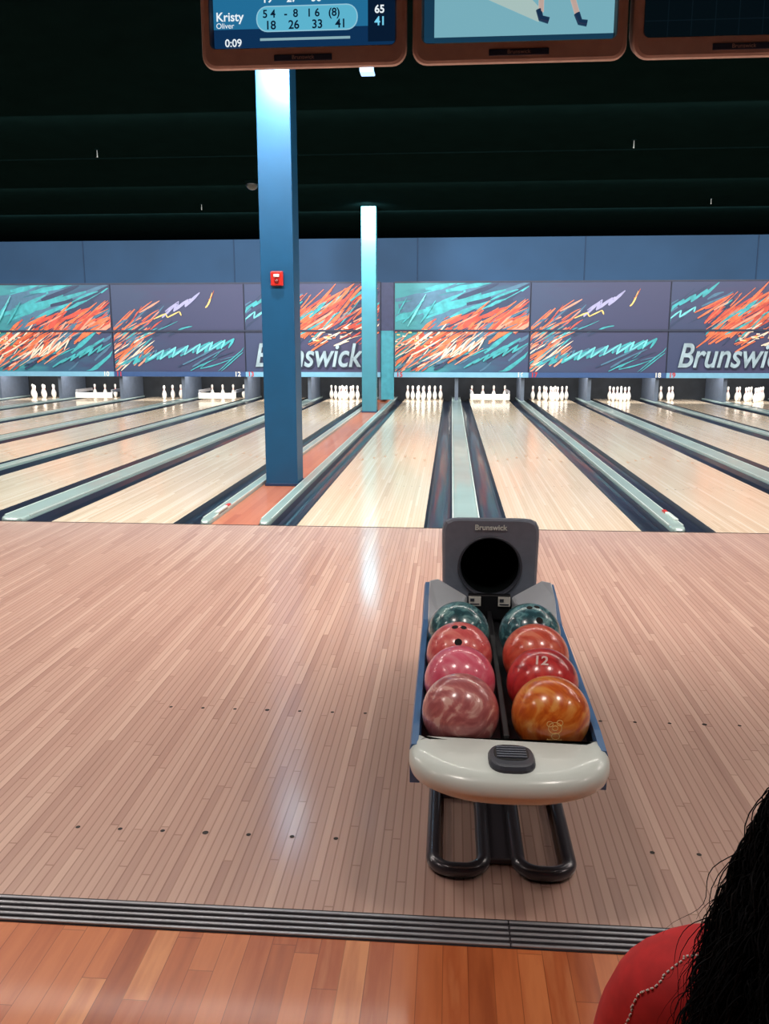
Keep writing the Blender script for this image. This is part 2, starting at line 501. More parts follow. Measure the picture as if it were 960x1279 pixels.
def unit(kind, x0, x1, nums, seed):
    e = empty('masking_unit', (x0, YM, Z0))
    box('lower_panel', x0 + .01, x1 - .01, YM, YM + 0.1, Z0, ZM - .02, BG[kind], e)
    box('upper_panel', x0 + .01, x1 - .01, YM, YM + 0.1, ZM + .02, Z1, BG[kind], e)
    boxes('frame', [(x0, x1, YM - .05, YM + .12, ZM - .025, ZM + .025), (x0 - .005, x0 + .015, YM - .01, YM + .12, Z0, Z1),
                    (x1 - .015, x1 + .005, YM - .01, YM + .12, Z0, Z1), (x0, x1, YM - .012, YM + .12, Z1 - .02, Z1 + .02)], M_frame, e)
    box('number_fascia', x0, x1, YM - 0.06, YM - 0.001, Z0 - 0.03, Z0 + 0.1, M_fascia if kind != 2 else M_fascia2, e, bevel=0.01)
    art(kind, x0, x1, e, random.Random(seed))
    for i, nstr in enumerate(nums):
        text('lane_number_%d' % (i + 1), nstr, x0 + 0.06 if i == 0 else x1 - 0.30, YM - 0.064, Z0 - .015, 0.17, M_white if i else M_red, e, bold=.004)
unit(3, -16.56, -12.98, ('5', '6'), 3)
unit(1, -12.62, -9.06, ('9', '10'), 11)
unit(2, -9.06, -5.46, ('11', '12'), 12)
unit(3, -5.46, -1.86, ('13', '14'), 13)
unit(1, -1.50, 2.00, ('15', '16'), 11)
unit(2, 2.00, 5.50, ('17', '18'), 12)
unit(3, 5.50, 9.00, ('19', '20'), 13)
unit(1, 9.36, 12.86, ('21', '22'), 15)
M_pn = mat('post_navy', (52, 60, 96), .5); M_pt = mat('post_teal', (60, 150, 170), .5)
for (a_, b_) in ((-12.98, -12.62), (-1.86, -1.50), (9.0, 9.36)):
    e = empty('masking_filler_post', (a_, YM, 0))
    box('upper_post', a_ + .012, b_ - .012, YM + .02, YM + .1, ZM, Z1, M_pn, e)
    box('lower_post', a_ + .012, b_ - .012, YM + .02, YM + .1, 0.060, ZM, M_pt, e)

# ------------------------------------------------------------ columns
def column(x0, x1, y0, y1, m):
    e = empty('support_column', ((x0 + x1) / 2, (y0 + y1) / 2, 0))
    box('shaft', x0, x1, y0, y1, 0.0, ZC, m, e, bevel=0.008)
    boxes('base_trim', [(x0 - .012, x1 + .012, y0 - .012, y1 + .012, -0.002, 0.03)], mat('column_base', (24, 50, 84), .5), e, bevel=.005)
    return e
column(-1.975, -1.63, 8.93, 9.28, M_col)
column(-1.98, -1.66, 19.0, 19.32, M_col2)
e = empty('fire_alarm', (-1.80, 8.93, 2.16))
box('housing', -1.865, -1.735, 8.89, 8.93, 2.09, 2.235, M_red, e, bevel=.012)
box('strobe_lens', -1.83, -1.77, 8.872, 8.892, 2.175, 2.205, mat('strobe', (235, 225, 225), .2), e, bevel=.006)
lathe('sounder', [(0, .022), (-.012, .020), (-.014, .001)], mat('alarm_dark_red', (120, 20, 22), .4), (-1.80, 8.891, 2.135), 16, e, 'Y')

# ------------------------------------------------------------ ceiling items
M_spr = mat('sprinkler_metal', (150, 156, 158), .5, var=.05)
def sprinkler(x, y):
    e = empty('ceiling_sprinkler', (x, y, ZC))
    lathe('escutcheon', [(0, .04), (-.01, .045), (-.015, .02)], M_beam, (x, y, ZC), 16, e)
    lathe('head', [(-.015, .006), (-.10, .007), (-.105, .009), (-.118, .009), (-.12, .002)], M_spr, (x, y, ZC), 12, e)
for (x, y) in ((-5.4, 13.3), (2.58, 13.3), (-5.3, 18.45), (5.18, 18.5)): sprinkler(x, y)
e = empty('security_dome_camera', (-3.64, 15.97, ZC))
lathe('mount_ring', [(0, .14), (-.04, .145), (-.05, .12)], M_beam, (-3.64, 15.97, ZC), 24, e)
lathe('dome', [(-.05, .118)] + [(-.05 - .115 * math.sin(t * math.pi / 16), max(.001, .118 * math.cos(t * math.pi / 16))) for t in range(1, 9)],
      mat('smoked_dome', (12, 20, 24), .12, coat=.6), (-3.64, 15.97, ZC), 24, e)
e = empty('ceiling_downlight', (-0.93, 9.7, ZC))
box('lamp_body', -1.02, -0.84, 9.57, 9.75, ZC - .085, ZC, M_beam, e, bevel=.01)
box('lens', -1.005, -0.855, 9.562, 9.735, ZC - .1, ZC - .05, mat('led_lens', (200, 225, 255), .3, emis=(130, 185, 250), estr=1.3), e, bevel=.01)

# ------------------------------------------------------------ monitors
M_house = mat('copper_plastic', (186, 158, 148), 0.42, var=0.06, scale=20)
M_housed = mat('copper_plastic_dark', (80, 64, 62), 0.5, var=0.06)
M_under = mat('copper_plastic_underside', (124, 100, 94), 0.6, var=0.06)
def emat(name, c, s):
    return mat(name, tuple(x * .3 for x in c), 0.15, var=.02, emis=c, estr=s)
def rrect(x0, x1, z0, z1, r, y, n=6):
    pts = []
    for (cx, cz, a0) in ((x1 - r, z1 - r, 0), (x0 + r, z1 - r, 90), (x0 + r, z0 + r, 180), (x1 - r, z0 + r, 270)):
        for i in range(n + 1):
            t = math.radians(a0 + 90 * i / n)
            pts.append((cx + r * math.cos(t), y, cz + r * math.sin(t)))
    return pts
def monitor(x0, x1, kind):
    z0, z1 = 2.712, 3.46
    y0 = 4.06
    e = empty('overhead_monitor', ((x0 + x1) / 2, y0, z0))
    sx0, sx1, sz0, sz1 = x0 + .05, x1 - .055, 2.805, z1 - .06
    rings = [rrect(sx0, sx1, sz0, sz1, .02, y0 + .05), rrect(sx0 - .006, sx1 + .006, sz0 - .006, sz1 + .006, .024, y0 + .006),
             rrect(sx0 - .010, sx1 + .010, sz0 - .010, sz1 + .010, .028, y0),
             rrect(x0 + .02, x1 - .02, z0 + .014, z1 - .02, .05, y0), rrect(x0 + .006, x1 - .006, z0 + .004, z1 - .006, .06, y0 + .006), rrect(x0, x1, z0, z1, .065, y0 + .02),
             rrect(x0 + .003, x1 - .003, z0 + .035, z1, .065, y0 + .10), rrect(x0 + .02, x1 - .02, z0 + .10, z1 - .02, .06, y0 + .22),
             rrect(x0 + .10, x1 - .10, z0 + .25, z1 - .04, .06, y0 + .52)]
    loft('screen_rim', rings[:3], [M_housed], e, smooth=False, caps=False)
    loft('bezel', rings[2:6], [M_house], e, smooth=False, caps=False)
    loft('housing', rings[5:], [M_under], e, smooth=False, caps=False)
    meshobj('back_cover', rings[-1], [tuple(range(len(rings[-1])))], M_housed, e)
    box('name_plate', (x0 + x1) / 2 - .13, (x0 + x1) / 2 + .13, y0 - .004, y0 + .002, z0 + .028, z0 + .054, M_frame, e, bevel=.002)
    text('plate_text', 'Brunswick', (x0 + x1) / 2, y0 - .0052, z0 + .034, .024, M_house, e, align='CENTER')
    boxes('ceiling_mount', [((x0 + x1) / 2 - .04, (x0 + x1) / 2 + .04, y0 + .2, y0 + .28, z1 - .03, ZC), ((x0 + x1) / 2 - .15, (x0 + x1) / 2 + .15, y0 + .12, y0 + .36, ZC - .02, ZC)], M_beam, e)
    ys = y0 + .045
    def q(name, a, b, c, d, m, k=1): return box(name, a, b, ys - .001 * k, ys + .002, c, d, m, e)
    if kind == 1:
        q('screen', sx0, sx1, sz0, sz1, emat('screen_navy', (14, 48, 84), 1.0), 0)
        A = emat('screen_pill', (92, 178, 205), 1.0); D = emat('screen_mid', (34, 108, 150), 1.0)
        T = emat('screen_text', (235, 245, 250), 1.0); B = emat('screen_dark', (8, 26, 48), 1.0)
        q('score_band', sx0 + .0, sx1 - .12, sz0 + .085, sz0 + .22, D, 1)
        for i in range(6):
            zz = sz0 + .16 + i * .105
            meshobj('score_pill_%d' % i, rrect(sx0 + .20, sx1 - .17, zz - .085, zz + .012, .045, ys - .0025), [tuple(range(28))], D if i % 2 else A, e)
        meshobj('score_pill_rim', rrect(sx0 + .195, sx1 - .165, sz0 + .07, sz0 + .177, .05, ys - .002), [tuple(range(28))], emat('pill_rim', (150, 205, 225), .9), e)
        q('frame_ruler', sx0 + .21, sx1 - .2, sz0 + .035, sz0 + .045, emat('ruler', (150, 190, 200), .8), 2)
        q('right_column', sx1 - .12, sx1 - .0, sz0 + .02, sz1, B, 2)
        text('player_name', 'Kristy', sx0 + .012, ys - .006, sz0 + .118, .052, T, e, bold=.0008)
        text('player_name_2', 'Oliver', sx0 + .012, ys - .006, sz0 + .088, .032, T, e)
        text('clock', '0:09', sx0 + .05, ys - .006, sz0 + .012, .045, T, e, bold=.0006)
        text('throws', '5 4   -  8   1 6   (8)', sx0 + .225, ys - .006, sz0 + .128, .046, B, e, bold=.001)
        text('totals', '18    26    33    41', sx0 + .235, ys - .006, sz0 + .080, .050, B, e, bold=.001)
        text('prev_totals', '19     27     36', sx0 + .225, ys - .006, sz0 + .19, .046, T, e, bold=.001)
        text('sum_a', '65', sx1 - .09, ys - .006, sz0 + .135, .045, T, e, bold=.001)
        text('sum_b', '41', sx1 - .09, ys - .006, sz0 + .085, .05, emat('sum_cyan', (120, 210, 240), 1), e, bold=.001)
    elif kind == 2:
        q('screen', sx0, sx1, sz0, sz1, emat('video_floor', (118, 172, 186), 1.0), 0)
        q('video_left_dark', sx0, sx0 + .045, sz0, sz1, emat('video_dark', (24, 60, 84), .9), 1)
        q('video_bottom_dark', sx0, sx1, sz0, sz0 + .028, emat('video_dark2', (24, 60, 84), .9), 1)
        meshobj('video_table', [(sx0 + .22, ys - .002, sz0 + .20), (sx0 + .50, ys - .002, sz0 + .08), (sx0 + .52, ys - .002, sz0 + .12), (sx0 + .34, ys - .002, sz0 + .3)], [(0, 1, 2, 3)], emat('video_beige', (166, 190, 186), 1), e)
        vl = emat('video_leg', (24, 50, 80), .9)
        tube('video_legs', [[(sx0 + .50, ys, sz0 + .42), (sx0 + .51, ys, sz0 + .25), (sx0 + .51, ys, sz0 + .12)],
                            [(sx0 + .56, ys, sz0 + .42), (sx0 + .62, ys, sz0 + .24), (sx0 + .67, ys, sz0 + .10)]], .012, emat('video_skin', (196, 170, 160), .9), e)
        tube('video_shoes', [[(sx0 + .50, ys, sz0 + .13), (sx0 + .51, ys, sz0 + .095), (sx0 + .545, ys, sz0 + .085)],
                             [(sx0 + .665, ys, sz0 + .11), (sx0 + .68, ys, sz0 + .075), (sx0 + .71, ys, sz0 + .07)]], .014, vl, e)
    else:
        q('screen', sx0, sx1, sz0, sz1, emat('screen_off', (8, 20, 26), .6), 0)
        gl = [(sx0, sx1, ys - .002, ys, sz0 + .07 + i * .1, sz0 + .073 + i * .1) for i in range(5)] + [(sx0 + .1 + i * .1, sx0 + .103 + i * .1, ys - .002, ys, sz0, sz1) for i in range(7)]
        boxes('grid_lines', gl, emat('screen_grid', (16, 30, 38), .6), e)
monitor(-1.140, -0.2175, 1)
monitor(-0.1925, 0.738, 2)
monitor(0.762, 1.692, 3)

# ------------------------------------------------------------ ball return
M_grey = mat('hood_grey', (118, 126, 140), 0.4, var=0.06, scale=30)
M_greyd = mat('hood_dark_trim', (66, 70, 80), 0.35, var=0.06)
M_bump = mat('bumper_white', (224, 234, 228), 0.3, var=0.02, coat=.3)
M_wing = mat('wing_light_grey', (206, 212, 220), 0.4, var=0.04)
M_rail = mat('rail_blue', (70, 116, 168), 0.35, var=0.06, coat=.2)
M_tray = mat('tray_black', (24, 24, 28), 0.45, var=0.2)
M_tube = mat('tube_charcoal', (72, 68, 74), 0.28, metal=.3, var=0.08, coat=.5)
CX = 0.165
br = empty('ball_return', (CX, 2.8, 0))
def bumper_ring(z, inset):
    pts = []
    hw = 0.262 - inset
    N = 40
    for i in range(N + 1):
        s = -1 + 2 * i / N
        x = CX + hw * math.sin(s * math.pi / 2)
        yf = 1.93 + inset + 0.16 * (1 - math.sqrt(max(0, 1 - (abs(math.sin(s * math.pi / 2))) ** 2.6)))
        pts.append((x, yf, z + 0.012 * s * s))
    yb = 2.165 - inset * .5
    M_ = 24
    for i in range(M_ + 1):
        s = 1 - 2 * i / M_
        x = CX + hw * s
        dx = min(abs(x - (CX - .125)), abs(x - (CX + .125)))
        sc = max(0.0, 0.045 - 3.2 * dx * dx)
        pts.append((x, yb - sc, z + 0.012 * s * s))
    return pts
rings = [bumper_ring(.372, .05), bumper_ring(.375, .02), bumper_ring(.388, .004), bumper_ring(.405, 0), bumper_ring(.425, .001), bumper_ring(.438, .010), bumper_ring(.446, .026), bumper_ring(.449, .045)]
loft('front_bumper', rings, M_bump, br, smooth=True)
box('bumper_under_tray', CX - .10, CX + .10, 1.99, 2.15, .352, .374, M_bump, br, bevel=.008)
def oval(z, sx, sy, n=28, e=3.0, cy=2.035):
    return [(CX + .004 + sx * (abs(math.cos(t)) ** (2 / e)) * (1 if math.cos(t) > 0 else -1), cy + sy * (abs(math.sin(t)) ** (2 / e)) * (1 if math.sin(t) > 0 else -1), z) for t in [2 * math.pi * i / n for i in range(n)]]
loft('air_vent_housing', [oval(.44, .060, .066), oval(.456, .060, .066), oval(.464, .055, .061), oval(.465, .047, .053)], M_greyd, br, smooth=False)
loft('air_vent_recess', [oval(.464, .046, .042, cy=2.048), oval(.4665, .044, .040, cy=2.048)], M_tray, br, smooth=False)
boxes('air_vent_slats', [(CX - .034, CX + .042, 2.019 + i * .013, 2.0232 + i * .013, .4665, .470) for i in range(5)], M_grey, br)
prof = []
for i in range(33):
    x = -0.235 + 0.47 * i / 32
    xc = -.125 if x < 0 else .125
    prof.append((x, .374 + 1.8 * (x - xc) ** 2))
rings = []
for (y, dz) in ((2.135, 0), (3.30, .018)):
    rings.append([(CX + x, y, z + dz) for (x, z) in prof] + [(CX + .235, y, .345 + dz), (CX - .235, y, .345 + dz)])
loft('rack_tray', rings, M_tray, br, smooth=False)
box('centre_divider', CX - .009, CX + .009, 2.17, 3.28, .38, .455, M_tray, br, bevel=.004)
for s, nm in ((-1, 'left'), (1, 'right')):
    x = CX + s * .247
    pr = [(x - .013, .345), (x + .013, .345), (x + .014, .45), (x + .009, .466), (x - .009, .466), (x - .014, .45)]
    rg = []
    for (y, dz, lo) in ((2.10, -.012, .02), (2.2, 0, 0), (3.05, .02, 0), (3.2, .07, 0), (3.32, .09, 0)):
        rg.append([(px, y, pz + (dz if pz > .4 else dz * .2)) for (px, pz) in pr])
    loft('side_rail_' + nm, rg, M_rail, br, smooth=False)
    xi0, xi1 = CX + s * .085, CX + s * .238
    outl = [(xi1, 3.02, .50), (xi1 - s * .05, 3.06, .49), (xi0 + s * .03, 3.18, .50), (xi0, 3.29, .51), (xi1 - s * .03, 3.30, .58), (xi1, 3.24, .59), (xi1, 3.12, .565)]
    vv = [(a_, b_, c_) for (a_, b_, c_) in outl] + [(a_, b_, .42) for (a_, b_, c_) in outl]
    n = len(outl)
    ff = [tuple(range(n)), tuple(range(2 * n - 1, n - 1, -1))] + [(i, (i + 1) % n, (i + 1) % n + n, i + n) for i in range(n)]
    meshobj('guide_wing_' + nm, vv, ff, M_wing, br, bevel=.010)
    box('warning_sticker_' + nm, CX + s * .058 - .024, CX + s * .058 + .024, 3.262, 3.27, .478, .515, M_white, br)
    boxes('sticker_print_' + nm, [(CX + s * .058 - .018, CX + s * .058 - .002, 3.260, 3.263, .496, .508), (CX + s * .058 - .018, CX + s * .058 + .018, 3.260, 3.263, .484, .488)], M_greyd, br)
box('sticker_plate', CX - .084, CX + .084, 3.27, 3.30, .42, .52, M_tray, br, bevel=.004)
def se(y, a_, b_, zc, n=64, ex=9.0):
    pts = []
    for i in range(n):
        t = 2 * math.pi * i / n
        c, s = math.cos(t), math.sin(t)
        r = 1 / ((abs(c) / a_) ** ex + (abs(s) / b_) ** ex) ** (1 / ex)
        x = r * c; z = r * s
        pts.append((CX + x * (1 + .12 * z), y, zc + z))
    return pts
def circ(y, r, zc, n=64):
    return [(CX + r * math.cos(2 * math.pi * i / n), y, zc + r * math.sin(2 * math.pi * i / n)) for i in range(n)]
hz = .634
loft('hood_shell', [se(3.302, .178, .178, hz + .003), se(3.310, .186, .186, hz + .002), se(3.325, .190, .190, hz), se(3.60, .188, .162, hz - .03), se(3.80, .180, .135, hz - .06), se(3.98, .160, .10, hz - .10), se(4.03, .14, .08, hz - .11)], M_grey, br, smooth=False, caps=False)
meshobj('hood_back', se(4.03, .14, .08, hz - .11), [tuple(range(64))], M_grey, br)
loft('hood_face', [se(3.302, .178, .178, hz + .003), circ(3.306, .128, hz - .008)], M_grey, br, smooth=False, caps=False)
loft('hood_ring', [circ(3.306, .128, hz - .008), circ(3.298, .125, hz - .008), circ(3.302, .119, hz - .008), circ(3.33, .116, hz - .008)], M_greyd, br, caps=False)
loft('ball_exit_tunnel', [circ(3.33, .116, hz - .008), circ(3.56, .112, hz - .02)], M_black, br, caps=False)
meshobj('tunnel_end', circ(3.56, .112, hz - .02), [tuple(range(64))], M_black, br)
text('hood_badge', 'Brunswick', CX, 3.298, .780, .030, M_bump, br, align='CENTER', bold=.0008)
box('hood_chin', CX - .18, CX + .18, 3.302, 3.33, .40, .47, M_tray, br, bevel=.005)
box('pedestal', CX - .11, CX + .11, 3.30, 3.95, 0.0, .46, M_tray, br, bevel=.02)
box('under_beam', CX - .05, CX + .05, 2.25, 3.4, .27, .345, M_tray, br, bevel=.01)
box('support_post', CX - .05, CX + .05, 2.62, 2.74, .02, .3, M_tray, br, bevel=.01)
box('base_plate', CX - .055, CX + .055, 2.26, 3.4, 0.002, .022, M_tube, br, bevel=.005)
def uloop(xa, xb, yf, yr, z, n=14):
    pts = [(xa, yr, z)]
    rr = min((xb - xa) / 2, .06)
    for i in range(n + 1):
        t = math.pi / 2 * i / n
        pts.append((xa + rr - rr * math.cos(t), yf + rr - rr * math.sin(t), z))
    for i in range(n + 1):
        t = math.pi / 2 * i / n
        pts.append((xb - rr + rr * math.sin(t), yf + rr - rr * math.cos(t), z))
    pts.append((xb, yr, z))
    return pts
tube('foot_loop_left', [uloop(CX - .197, CX - .050, 2.195, 3.35, .024)], .021, M_tube, br, res=6)
tube('foot_loop_right', [uloop(CX + .050, CX + .197, 2.195, 3.35, .024)], .021, M_tube, br, res=6)
box('foot_crossbar', CX - .19, CX + .19, 2.62, 2.68, .002, .03, M_tube, br, bevel=.004)

# ------------------------------------------------------------ balls
def ballmat(name, c0, c1, c2, sc=6.0, dist=2.5, p=(.35, .5, .68), detail=3):
    m, nt, b = new_mat(name)
    tc = nt.nodes.new('ShaderNodeTexCoord')
    nz = nt.nodes.new('ShaderNodeTexNoise'); nz.inputs['Scale'].default_value = sc; nz.inputs['Detail'].default_value = detail
    nz.inputs['Distortion'].default_value = dist
    nt.links.new(tc.outputs['Object'], nz.inputs['Vector'])
    rp = nt.nodes.new('ShaderNodeValToRGB'); el = rp.color_ramp.elements
    el[0].position = p[0]; el[0].color = lin(c0); el[1].position = p[2]; el[1].color = lin(c2)
    e_ = el.new(p[1]); e_.color = lin(c1)
    nt.links.new(nz.outputs['Fac'], rp.inputs['Fac']); nt.links.new(rp.outputs[0], b.inputs['Base Color'])
    b.inputs['Roughness'].default_value = .3
    setin(b, ['Coat Weight'], .7); setin(b, ['Coat Roughness'], .12)
    return m
balls = [
    (0, 0, ballmat('ball_dusty_pink', (180, 96, 98), (206, 124, 122), (238, 186, 174), 8, 3.5, (.4, .54, .64))),
    (1, 0, ballmat('ball_amber', (208, 88, 24), (230, 118, 38), (248, 166, 80), 8, 3.0, (.38, .5, .66))),
    (0, 1, ballmat('ball_hot_pink', (232, 90, 118), (242, 112, 138), (250, 160, 170), 8, 2)),
    (1, 1, ballmat('ball_red', (168, 32, 38), (208, 50, 52), (224, 78, 70), 7, 3)),
    (0, 2, ballmat('ball_coral', (222, 88, 92), (236, 110, 108), (248, 150, 138), 8, 3)),
    (1, 2, ballmat('ball_orange_red', (204, 74, 54), (226, 96, 72), (242, 140, 110), 9, 3)),
    (0, 3, ballmat('ball_teal', (38, 76, 84), (64, 118, 126), (130, 176, 174), 30, 1.0, (.4, .52, .66), 6)),
    (1, 3, ballmat('ball_teal_b', (38, 78, 88), (68, 124, 134), (136, 182, 182), 32, 1.0, (.4, .52, .66), 6)),
]
M_hole = mat('finger_hole', (14, 8, 10), .8)
hole_dirs = {4: (-.02, -.35, .94), 5: (.3, .4, .85), 2: (.5, .5, .7), 1: (.2, .5, .8), 0: (-.5, .6, .6), 3: (-.45, .5, .7), 6: (.5, .5, .7), 7: (.1, -.3, .95)}
for bi, (side, row, bm_) in enumerate(balls):
    Y = 2.243 + row * 0.2165; Xb = CX + (-.125 if side == 0 else .125); Zb = .4835 + .018 * (Y - 2.135) / 1.165
    rad = .108
    me = bpy.data.meshes.new('bowling_ball'); bm = bmesh.new()
    bmesh.ops.create_uvsphere(bm, u_segments=64, v_segments=40, radius=rad)
    q = Vector(hole_dirs[bi]).normalized().to_track_quat('Z', 'Y')
    for f_ in bm.faces: f_.smooth = True; f_.material_index = 0
    for (hx, hy, hr) in ((-.014, .012, .0105), (.014, .012, .0105), (0, -.05, .0125)):
        p = Vector((hx, hy, math.sqrt(rad * rad - hx * hx - hy * hy)))
        nn = p.normalized(); qq = nn.to_track_quat('Z', 'Y')
        vs = []
        for k in range(18):
            t = 2 * math.pi * k / 18
            w = p + qq @ Vector((hr * math.cos(t), hr * math.sin(t), 0))
            w = w.normalized() * (rad + .0004)
            vs.append(bm.verts.new(q @ w))
        c2 = bm.verts.new(q @ (nn * (rad + .0005)))
        for k in range(18):
            fc = bm.faces.new((vs[k], vs[(k + 1) % 18], c2)); fc.material_index = 1
    bm.to_mesh(me); bm.free()
    me.materials.append(bm_); me.materials.append(M_hole)
    o = link(bpy.data.objects.new('bowling_ball', me)); o.location = (Xb, Y, Zb)
    if bi == 3:
        nn = Vector((-.12, -.50, .86)).normalized()
        tt = bpy.data.curves.new('weight_number', 'FONT'); tt.body = '12'; tt.size = .045; tt.align_x = 'CENTER'; tt.align_y = 'CENTER'; tt.offset = .001; tt.extrude = .004
        tt.materials.append(mat('ball_ink', (240, 206, 200), .4))
        t_o = link(bpy.data.objects.new('weight_number', tt)); t_o.parent = o
        t_o.location = nn * (rad - .0030)
        t_o.rotation_euler = (math.radians(32), 0, math.radians(-8))
    if bi == 1:
        pts = []
        def onb(u_, v_):
            return Vector((u_, -1.0, v_)).normalized() * (rad + .0002)
        for (cx_, cz_, r_) in ((0.0, .1, .15), (.12, .24, .07), (-.13, .20, .07), (.02, -.12, .09), (0.0, .1, .06)):
            ring = [onb(cx_ + r_ * math.cos(2 * math.pi * k / 22) * 1.1, cz_ + r_ * math.sin(2 * math.pi * k / 22)) for k in range(23)]
            pts.append(ring)
        pts.append([onb(-.20 + .028 * k, -.26 + .05 * (k % 2)) for k in range(15)])
        lo = tube('logo_print', pts, .0009, mat('gold_ink', (244, 206, 130), .4), None, res=2)
        lo.parent = o

# ------------------------------------------------------------ seated person (lower right corner)
M_shirt = mat('red_shirt', (206, 42, 44), .75, var=.15, scale=40)
M_jean = mat('dark_jeans', (34, 42, 62), .85, var=.2, scale=60)
M_skin = mat('skin', (150, 98, 72), .5, var=.04, scale=12)
M_hair = mat('black_hair', (8, 8, 10), .65, var=.3, scale=60, spec=.1)
M_shoe = mat('shoe_dark', (40, 38, 40), .5)
PX = 0.425
person = empty('seated_woman', (PX, .65, .0))
J = {
    'pel': ((PX, .60, .55), .125), 'sp1': ((PX, .61, .68), .118), 'sp2': ((PX, .645, .80), .122), 'ch': ((PX, .69, .885), .105), 'nb': ((PX, .715, .975), .055), 'nk': ((PX, .73, 1.05), .045),
    'shL': ((PX - .165, .73, .903), .062), 'shL2': ((PX - .215, .745, .875), .058), 'elL': ((PX - .235, .80, .67), .044), 'wrL': ((PX - .125, .985, .625), .028),
    'shR': ((PX + .165, .73, .903), .062), 'shR2': ((PX + .215, .745, .875), .058), 'elR': ((PX + .235, .80, .67), .044), 'wrR': ((PX + .125, .985, .625), .028),
    'hpL': ((PX - .09, .66, .54), .098), 'knL': ((PX - .10, 1.06, .52), .065), 'cfL': ((PX - .10, 1.07, .33), .056), 'anL': ((PX - .10, 1.07, .10), .040),
    'hpR': ((PX + .09, .66, .54), .098), 'knR': ((PX + .10, 1.06, .52), .065), 'cfR': ((PX + .10, 1.07, .33), .056), 'anR': ((PX + .10, 1.07, .10), .040)}
names = list(J.keys())
E = [('pel', 'sp1', 's'), ('sp1', 'sp2', 's'), ('sp2', 'ch', 's'), ('ch', 'nb', 's'), ('nb', 'nk', 'k'),
     ('ch', 'shL', 's'), ('shL', 'shL2', 's'), ('shL2', 'elL', 's'), ('elL', 'wrL', 's'), ('ch', 'shR', 's'), ('shR', 'shR2', 's'), ('shR2', 'elR', 's'), ('elR', 'wrR', 's'),
     ('pel', 'hpL', 'j'), ('hpL', 'knL', 'j'), ('knL', 'cfL', 'j'), ('cfL', 'anL', 'j'), ('pel', 'hpR', 'j'), ('hpR', 'knR', 'j'), ('knR', 'cfR', 'j'), ('cfR', 'anR', 'j')]
def skin_mesh(name, verts, edges, radii, root=0, sub=2):
    me = bpy.data.meshes.new(name); me.from_pydata(verts, edges, []); me.update()
    o = link(bpy.data.objects.new(name, me))
    o.modifiers.new('skin', 'SKIN')
    sv = me.skin_vertices[0].data
    for i, r in enumerate(radii):
        rr = r if isinstance(r, tuple) else (r, r)
        sv[i].radius = rr; sv[i].use_root = (i == root)
    s = o.modifiers.new('sub', 'SUBSURF'); s.levels = sub; s.render_levels = sub
    dg = bpy.context.evaluated_depsgraph_get()
    m2 = bpy.data.meshes.new_from_object(o.evaluated_get(dg))
    bpy.data.objects.remove(o)
    m2.name = name
    for p in m2.polygons: p.use_smooth = True
    return m2
bme = skin_mesh('body', [J[n][0] for n in names], [(names.index(a_), names.index(b_)) for a_, b_, c_ in E], [J[n][1] for n in names])
def segd(p, a_, b_):
    a_ = Vector(a_); b_ = Vector(b_); ab = b_ - a_
    t = max(0, min(1, (p - a_).dot(ab) / ab.dot(ab)))
    return (p - (a_ + ab * t)).length
bme.materials.clear()
for m_ in (M_shirt, M_jean, M_skin): bme.materials.append(m_)
for p in bme.polygons:
    c = p.center; best = 9; bt = 's'
    for a_, b_, t_ in E:
        dd = segd(c, J[a_][0], J[b_][0]) - (J[a_][1] + J[b_][1]) * .35
        if dd < best: best = dd; bt = t_
    if bt == 's' and c.z < .60 and abs(c.x - PX) < .16 and c.y < .80: bt = 'j'
    p.material_index = {'s': 0, 'j': 1, 'k': 2}[bt]
body = link(bpy.data.objects.new('body', bme)); par(body, person)
bvh = BVHTree.FromPolygons([v_.co.copy() for v_ in bme.vertices], [tuple(p.vertices) for p in bme.polygons])
dash = []
def seam(t):
    src = Vector((PX - .205 - .075 * t ** .8, .700, .985 - .15 * t ** 1.3))
    h = bvh.find_nearest(src)
    return h[0] + h[1] * .0008
for i in range(30):
    t = i / 29
    dash.append([seam(t), seam(t + .018)])
tube('shirt_stitching', dash, .0010, M_white, person, res=2)
HC = Vector((PX, .755, 1.165))
hv, hf = [], []
nu, nv = 32, 24
for j in range(nv + 1):
    ph = math.pi * j / nv
    for i in range(nu):
        th = 2 * math.pi * i / nu
        x = math.sin(ph) * math.cos(th); y = math.sin(ph) * math.sin(th); z = math.cos(ph)
        sx = .074 * (1 - .20 * max(0, -z)); sy = .094; sz = .115
        px, py, pz = x * sx, y * sy, z * sz
        if y > 0 and z < 0: py *= 1 - .10 * (-z)
        if y > .3:
            ex = abs(px)
            py -= .010 * math.exp(-((ex - .03) ** 2) / .0002 - (pz - .005) ** 2 / .00015)
            py += .020 * math.exp(-(px ** 2) / .00010 - (pz + .022) ** 2 / .0003)
            py += .006 * math.exp(-(px ** 2) / .0006 - (pz + .055) ** 2 / .00012)
            py += .006 * math.exp(-(px ** 2) / .0006 - (pz + .095) ** 2 / .0003)
        hv.append((HC.x + px, HC.y + py, HC.z + pz))
for j in range(nv):
    for i in range(nu):
        hf.append((j * nu + i, j * nu + (i + 1) % nu, (j + 1) * nu + (i + 1) % nu, (j + 1) * nu + i))
meshobj('head', hv, hf, M_skin, person, smooth=True)
